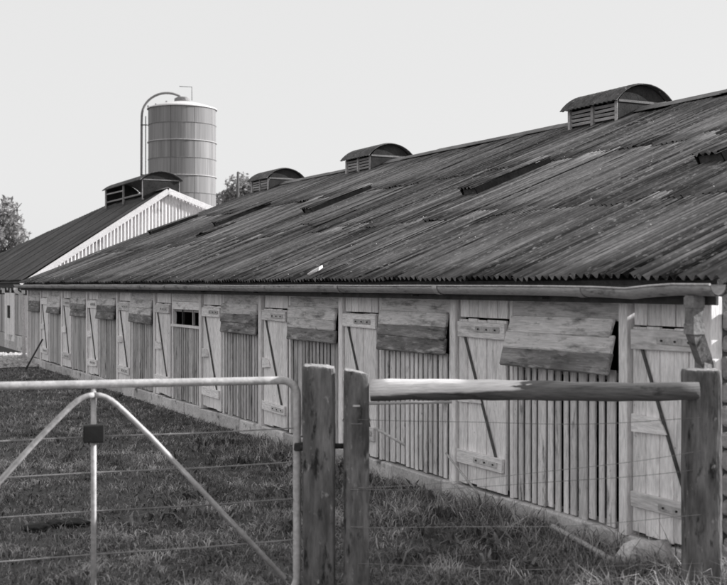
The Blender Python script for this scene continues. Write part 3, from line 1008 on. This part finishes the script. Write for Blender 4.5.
def rough_post_me(w, d, h, bury=0.3, round_=0.0, seed=0, top_slant=0.0, seg=72, crown=0.007):
    """upright timber: squarish or round section, uneven faces, drying cracks, worn top"""
    verts, faces = [], []
    zs = [-bury] + list(np.linspace(0, h - .05, 34)) + [h - .03, h - .014, h - .003, h]
    rc_ = random.Random(seed)
    cracks = [(rc_.uniform(0, 2 * math.pi), rc_.uniform(0, h), rc_.uniform(.2, .7), rc_.uniform(.03, .07)) for _ in range(16)]
    for j, zq in enumerate(zs):
        top = j - (len(zs) - 4)
        for k in range(seg):
            a = 2 * math.pi * (k + .5) / seg
            c, sn = math.cos(a), math.sin(a)
            e = 2 / (2 + (1 - round_) * 5)
            x = math.copysign(abs(c) ** e, c) * w / 2
            y = math.copysign(abs(sn) ** e, sn) * d / 2
            f = 1 + 0.05 * mnoise.noise((c * 1.3 + seed, sn * 1.3, zq * 2.2)) + 0.022 * mnoise.noise((c * 9 + seed, sn * 9, zq * 3.0))
            for ca, cz, cl_, cd in cracks:
                da = abs((a - ca - .25 * math.sin(zq * 4 + ca) + math.pi) % (2 * math.pi) - math.pi)
                if da < .07 and abs(zq - cz) < cl_:
                    f -= cd * (1 - da / .07) * (1 - abs(zq - cz) / cl_)
            if top >= 1:
                f -= (.02, .06, .12)[top - 1]
            zz = zq + (top_slant * x / w + crown * mnoise.noise((x * 25, y * 25, seed * 3.3)) if top >= 0 else 0)
            verts.append((x * f, y * f, zz))
    for j in range(len(zs) - 1):
        for k in range(seg):
            a, b_ = j * seg + k, j * seg + (k + 1) % seg
            faces.append((a, b_, b_ + seg, a + seg))
    n = len(verts)
    verts.append((0, 0, h - .004))
    for k in range(seg):
        faces.append(((len(zs) - 1) * seg + k, (len(zs) - 1) * seg + (k + 1) % seg, n))
    me = mesh_from(verts, faces, True, 'post')
    me.materials.append(M['post']); me.materials.append(M['end_grain'])
    for pgn in me.polygons:
        if len(pgn.vertices) == 3 or min(pgn.vertices) >= (len(zs) - 2) * seg:
            pgn.material_index = 1               # pale sawn end grain
    return me

Y1 = 6.60
gpost = obj('gate_post', rough_post_me(.182, .175, hz(365.5, Y1), seed=2, top_slant=-.012), M['post'], None, (px(319, Y1), Y1, 0))
tag(gpost, 'square weathered gate post that the metal gate closes against', 'post')

fence = obj('rail_fence', None, None, None, (px(356.5, 6.55), 6.55, 0))
tag(fence, 'timber fence of one round pole rail between two posts, by barn corner', 'fence')
FB = fence.location.copy()
obj('post', rough_post_me(.146, .15, hz(371, 6.55), round_=.35, seed=5, top_slant=-.03), M['post'], fence, (0, 0, 0))
rp = Vector((px(701, 6.42), 6.42, 0))
obj('post', rough_post_me(.192, .17, hz(369, 6.42), seed=8), M['post'], fence, rp - FB)
ra, rb = Vector((px(371, 6.53), 6.53, hz(390.5, 6.53))), Vector((px(699, 6.30), 6.30, hz(388.5, 6.30)))
n = 16
path, rads = [], []
for k in range(n + 1):
    t = k / n
    c = ra.lerp(rb, t)
    c.z += 0.010 * math.sin(t * 5.1 + .6) - .006
    path.append(c - FB); rads.append(.062 - .013 * t + .0025 * math.sin(k * 2.3))
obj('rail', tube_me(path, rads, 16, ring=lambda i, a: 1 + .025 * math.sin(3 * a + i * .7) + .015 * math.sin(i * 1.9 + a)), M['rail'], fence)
# thin batten below the rail and strands of wire
ba, bb = Vector((px(369, 6.46), 6.46, hz(403.5, 6.46))), Vector((px(452, 6.40), 6.40, hz(402, 6.40)))
obj('batten', tube_me([ba - FB, bb - FB], .009, 6), M['plank'], fence)
for h0, h1 in ((1.02, 1.035), (.63, .86), (.62, .76), (.41, .50), (.20, .24)):
    p0, p1 = Vector((px(358, 6.47), 6.468, h0)), Vector((px(701, 6.33), 6.333, h1))
    pts = []
    for k in range(13):
        t = k / 12
        c = p0.lerp(p1, t)
        c.z -= .03 * math.sin(math.pi * t) + .006 * math.sin(9 * t + h0 * 20)
        pts.append(c - FB)
    obj('wire', tube_me(pts, .0016, 5, False), M['wire'], fence)
for h0 in (1.0, .63, .42):
    ringp = [Vector((.079 * math.cos(a), .081 * math.sin(a), h0 + .012 * math.sin(a))) for a in np.linspace(0, 2 * math.pi, 25)]
    obj('wire_tie', tube_me(ringp, .0025, 5, False), M['wire'], fence)
box('staple', (-.02, -.085, 1.085), (.02, -.075, 1.095), M['galv'], fence, .001)
sk = tag(obj('stick', tube_me([(px(375, 6.40), 6.40, hz(428, 6.40)), (px(405, 6.30), 6.32, hz(445, 6.32))], .008, 6), M['plank']),
         'short pale stick caught in the wires below the rail', 'stick')

# gate: tube frame, centre upright, two long braces, wires
ga, gb = Vector((px(297, 6.60), 6.60, 0)), Vector((-2.55, 5.90, 0))
gdir = (gb - ga).normalized()
gate = obj('field_gate', None, None, None, ga)
tag(gate, 'galvanised tube field gate with diagonal braces and strained wires', 'gate')
GLEN, GTOP, GBOT, TR = (gb - ga).length, 1.225, 0.0, 0.023
def gp_(u, zq, off=0.0):
    v = gdir * u
    nrm = Vector((-gdir.y, gdir.x, 0))
    if nrm.y > 0: nrm = -nrm
    return Vector((v.x + nrm.x * off, v.y + nrm.y * off, zq))
fr = []
rc = .09
def corner(u, zq, a0, a1):
    return [gp_(u + rc * math.cos(a), zq + rc * math.sin(a)) for a in np.linspace(a0, a1, 7)]
fr += corner(rc, GTOP - rc, math.pi, math.pi / 2)
fr += corner(GLEN - rc, GTOP + .012 - rc, math.pi / 2, 0)
fr += corner(GLEN - rc, GBOT + rc, 0, -math.pi / 2)
fr += corner(rc, GBOT + rc, -math.pi / 2, -math.pi)
fr.append(fr[0])
obj('frame', tube_me(fr, TR, 12, False), M['galv'], gate)
um = 1.14
obj('upright', tube_me([gp_(um, GTOP - .015), gp_(um, GBOT)], .015, 10), M['galv'], gate)
br = []
for sgn in (-1, 1):
    pts = [gp_(um + sgn * q, GTOP - .05 - dz, .03) for q, dz in ((0, 0), (.03, .003), (.06, .013), (.09, .030), (.12, .055), (.16, .093), (.3, .235))]
    pts.append(gp_(um + sgn * 1.06, GBOT + .10, .03))
    obj('brace', tube_me(pts, .0155, 10), M['galv'], gate)
for h in (.95, .755, .545, .31):
    pts = [gp_(0, h), gp_(GLEN * .25, h - .008), gp_(um, h - .004), gp_(GLEN * .75, h - .010), gp_(GLEN, h)]
    obj('wire', tube_me(pts, .0042, 6, False), M['wire'], gate)
cl = obj('clip', box_me(.112, .075, .095, .006, .003), M['black'], gate, gp_(um, .965, .012), (0, 0, math.atan2(gdir.y, gdir.x)))
hg = obj('latch_band', box_me(.10, .055, .045, .006, .002), M['iron'], gate, Vector((.035, -.02, hz(446, 6.6))))
obj('latch_pin', tube_me([Vector((.08, -.03, hz(446, 6.6))), Vector((.02, -.05, hz(446, 6.6)))], .012, 8), M['iron'], gate)
bk = obj('bolt', tube_me([(0, 0, 0), (.05, 0, 0)], .016, 8), M['iron'], gpost, (.09, 0, hz(446, 6.6)))

# ------------------------------------------------------------------ loose things on the ground
def wloc(x, out, z):
    return world_pt(S0 + x, W - out, z)
tag(obj('pole', tube_me([wloc(.45, .34, .06) , wloc(1.35, .20, .115)], .018, 6), M['plank']), 'pale pole lying against the wall foot near the nearest door', 'pole')
tag(obj('stick', tube_me([wloc(2.35, .16, .16), wloc(2.95, .10, .40)], .009, 6), M['plank']), 'thin pale stick leaning against the second nearest door', 'stick')
tag(obj('stick', tube_me([wloc(19.6, .45, -.02), wloc(19.75, .06, .62)], .018, 6), M['dark_wood']), 'dark stick leaning on the barn wall at its far end', 'stick')

def lump(name, size, seed, m):
    bm = bmesh.new()
    bmesh.ops.create_icosphere(bm, subdivisions=3, radius=1.0)
    for v in bm.verts:
        f = 1 + .35 * mnoise.noise(v.co * 1.6 + Vector((seed * 7.1, 0, 0))) + .12 * mnoise.noise(v.co * 5 + Vector((0, seed, 0)))
        v.co = Vector((v.co.x * size[0], v.co.y * size[1], v.co.z * size[2])) * f
    me = bpy.data.meshes.new(name); bm.to_mesh(me); bm.free(); me.shade_smooth()
    return obj(name, me, m)
o = lump('stone', (.19, .10, .15), 3, M['concrete']); o.location = wloc(.42, .16, .05)
tag(o, 'pale rough stone set against the foot of the nearest door', 'stone')
for k, (xp, yp) in enumerate(((37, 530), (55, 526), (75, 526))):
    Y = EYE * F_PX / (yp - HOR)
    o = lump('clod', (.10 if k != 1 else .07, .09, .03), k + 11, M['clod']); o.location = (px(xp, Y), Y, ground_z(px(xp, Y), Y) + .022)
    tag(o, ['leftmost dark clod of earth in the grass', 'small dark clod between two larger ones in grass', 'rightmost dark clod of earth in the grass'][k] + ' below the gate clip', 'clod', 'dark clods in the grass')

# pale gravel added to stand for sunlit ground at the barn's far end
gvv, gff = [], []
for k in range(1500):
    s_ = rng.uniform(25.2, 30.4); p_ = W - abs(rng.normal(0.3, .9)) if s_ < 26.8 else rng.uniform(3.6, 5.4)
    c = world_pt(s_, p_, 0.0)
    r_ = rng.uniform(.03, .085)
    b0 = len(gvv)
    for dx, dy, dz in ((1, 0, 0), (-.5, .85, 0), (-.5, -.85, 0), (0, 0, .9), (0, 0, -.6)):
        gvv.append((c.x + dx * r_ * rng.uniform(.7, 1.3), c.y + dy * r_, .015 + dz * r_ * .7))
    for f in ((0, 1, 3), (1, 2, 3), (2, 0, 3), (1, 0, 4), (2, 1, 4), (0, 2, 4)):
        gff.append(tuple(b0 + q for q in f))
tag(obj('added_gravel', mesh_from(gvv, gff, False, 'added_gravel'), M['added_gravel']), 'pale gravel standing in for sunlit ground by the far end of the long barn', 'added_gravel', kind='stuff')

# ------------------------------------------------------------------ grass
def n2(x, y, f, o):
    return np.array([mnoise.noise((a * f, b * f, o)) for a, b in zip(x, y)])

def blades(name, x, y, h, wd, lean, m, label, seed=0, tip=0.0):
    r = np.random.default_rng(seed)
    n = len(x)
    z = np.array([ground_z(a, b) for a, b in zip(x, y)]) - .006
    az = r.uniform(0, 2 * np.pi, n); fz = r.uniform(0, 2 * np.pi, n)
    dx, dy = np.cos(az), np.sin(az)
    wx, wy = np.cos(fz) * wd / 2, np.sin(fz) * wd / 2
    l1 = lean * .28 * h; l2 = lean * h
    V = np.empty((n, 5, 3))
    for q, (k, wk, lk) in enumerate(((0, 1, 0), (0, -1, 0), (.55, -.8, 1), (.55, .8, 1), (1, 0, 2))):
        l = 0 if lk == 0 else (l1 if lk == 1 else l2)
        V[:, q, 0] = x + wx * wk + dx * l
        V[:, q, 1] = y + wy * wk + dy * l
        V[:, q, 2] = z + h * k * (1 - (.35 * lean ** 2 if lk == 2 else 0))
    me = bpy.data.meshes.new(name)
    me.vertices.add(n * 5); me.vertices.foreach_set('co', V.ravel())
    base = (np.arange(n) * 5)[:, None]
    loops = np.concatenate([base + np.array([[0, 1, 2, 3]]), base + np.array([[3, 2, 4]])], 1).ravel()
    me.loops.add(len(loops)); me.loops.foreach_set('vertex_index', loops.astype(np.int32))
    ls = np.empty((n, 2), np.int32); ls[:, 0] = np.arange(n) * 7; ls[:, 1] = ls[:, 0] + 4
    me.polygons.add(n * 2); me.polygons.foreach_set('loop_start', ls.ravel())
    me.update(calc_edges=True)
    me.validate()
    return tag(obj(name, me, m), label, 'grass', kind='stuff')

def scatter(n, y0, y1, power, seed):
    r = np.random.default_rng(seed)
    Y = y0 + (y1 - y0) * r.uniform(0, 1, n) ** power
    X = r.uniform(-.42, .40, n) * (Y + 1.0)
    s = A.x * X + A.y * Y; p = P.x * X + P.y * Y
    inside = (p > W - .05) & (s > S0 - .05) & (s < S0 + LEN + .05)
    inside |= (p > B2P - .05) & (s > B2S)
    ok = ~inside
    return X[ok], Y[ok], s[ok], p[ok], r

# short undergrass
X, Y, s_, p_, r = scatter(130000, 4.4, 27, 1.8, 21)
n = len(X)
blades('grass', X, Y, r.uniform(.025, .07, n), r.uniform(.005, .009, n) * (1 + Y / 14), r.uniform(.4, 1.4, n), M['grass'],
       'short dark pasture grass in front of the long barn', 31)

# tussocks: blades fan out from shared roots, size follows broad patches in the field
X, Y, s_, p_, r = scatter(24000, 4.4, 27, 1.75, 24)
cl = n2(X, Y, .75, 1.0); cf = n2(X, Y, 2.6, 4.0)
keep = r.uniform(0, 1, len(X)) < np.clip(.62 + 1.6 * cf + .7 * cl, .06, 1)
X, Y, s_, p_, cl, cf = (a[keep] for a in (X, Y, s_, p_, cl, cf))
wall_d = W - p_
tall = np.exp(-(np.clip(wall_d, 0, 9) / .5) ** 2) * (s_ < 12) * .14 + np.exp(-((Y - 6.4) / .5) ** 2) * .08 * np.clip((X + 1.0) / 1.0, .2, 1) \
    + np.clip((X + .1) / 1.2, 0, 1) * (Y < 9) * .10
size = .04 + np.clip(cl + .25, 0, 1) * .05 + np.clip(cf, 0, 1) * .05 + tall * .6 * r.uniform(.3, 1.4, len(X))
cnt = r.integers(7, 20, len(X))
idx = np.repeat(np.arange(len(X)), cnt)
n = len(idx)
ang = r.uniform(0, 2 * np.pi, n); rad = np.abs(r.normal(0, .026, n)) * (1 + size[idx] * 4)
bx_, by_ = X[idx] + np.cos(ang) * rad, Y[idx] + np.sin(ang) * rad
okb = ~((A.x * bx_ + A.y * by_ > S0 - .05) & (P.x * bx_ + P.y * by_ > W - .07) & (A.x * bx_ + A.y * by_ < S0 + LEN))
bx_, by_, idx, n = bx_[okb], by_[okb], idx[okb], int(okb.sum())
blades('tussock_grass', bx_, by_, size[idx] * r.uniform(.5, 1.35, n), r.uniform(.0035, .0075, n) * (1 + by_ / 16), r.uniform(.3, 1.5, n), M['tussock'],
       'clumped rough grass tussocks across the pasture', 35)

# broad weeds among the long grass by the wall foot and fence
X, Y, s_, p_, r = scatter(2600, 5.2, 13, 1.4, 27)
wall_d = W - p_
keep = r.uniform(0, 1, len(X)) < np.exp(-(wall_d / .8) ** 2) * .55 + (n2(X, Y, 1.1, 9.0) > .28) * .25
X, Y = X[keep], Y[keep]
idx = np.repeat(np.arange(len(X)), 9); n = len(idx)
blades('leafy_weeds', X[idx] + r.normal(0, .03, n), Y[idx] + r.normal(0, .03, n), r.uniform(.06, .17, n), r.uniform(.018, .036, n), r.uniform(.5, 1.5, n), M['weed'],
       'broad leaved weeds growing along the wall foot', 37)

X, Y, s_, p_, r = scatter(9000, 4.5, 14, 1.6, 22)
wall_d = W - p_
pr_ = .10 + np.exp(-(wall_d / .7) ** 2) * .35 + ((Y < 7.4) & (X > -.4)) * .2
keep = r.uniform(0, 1, len(X)) < pr_
X, Y = X[keep], Y[keep]
n = len(X)
rankk = np.clip((X + .6), 0, 1)
blades('dry_grass', X, Y, r.uniform(.06, .15, n) + rankk * r.uniform(0, .12, n), r.uniform(.004, .007, n), r.uniform(.3, 1.3, n), M['dry'],
       'pale dry stalks scattered through the pasture grass', 33)
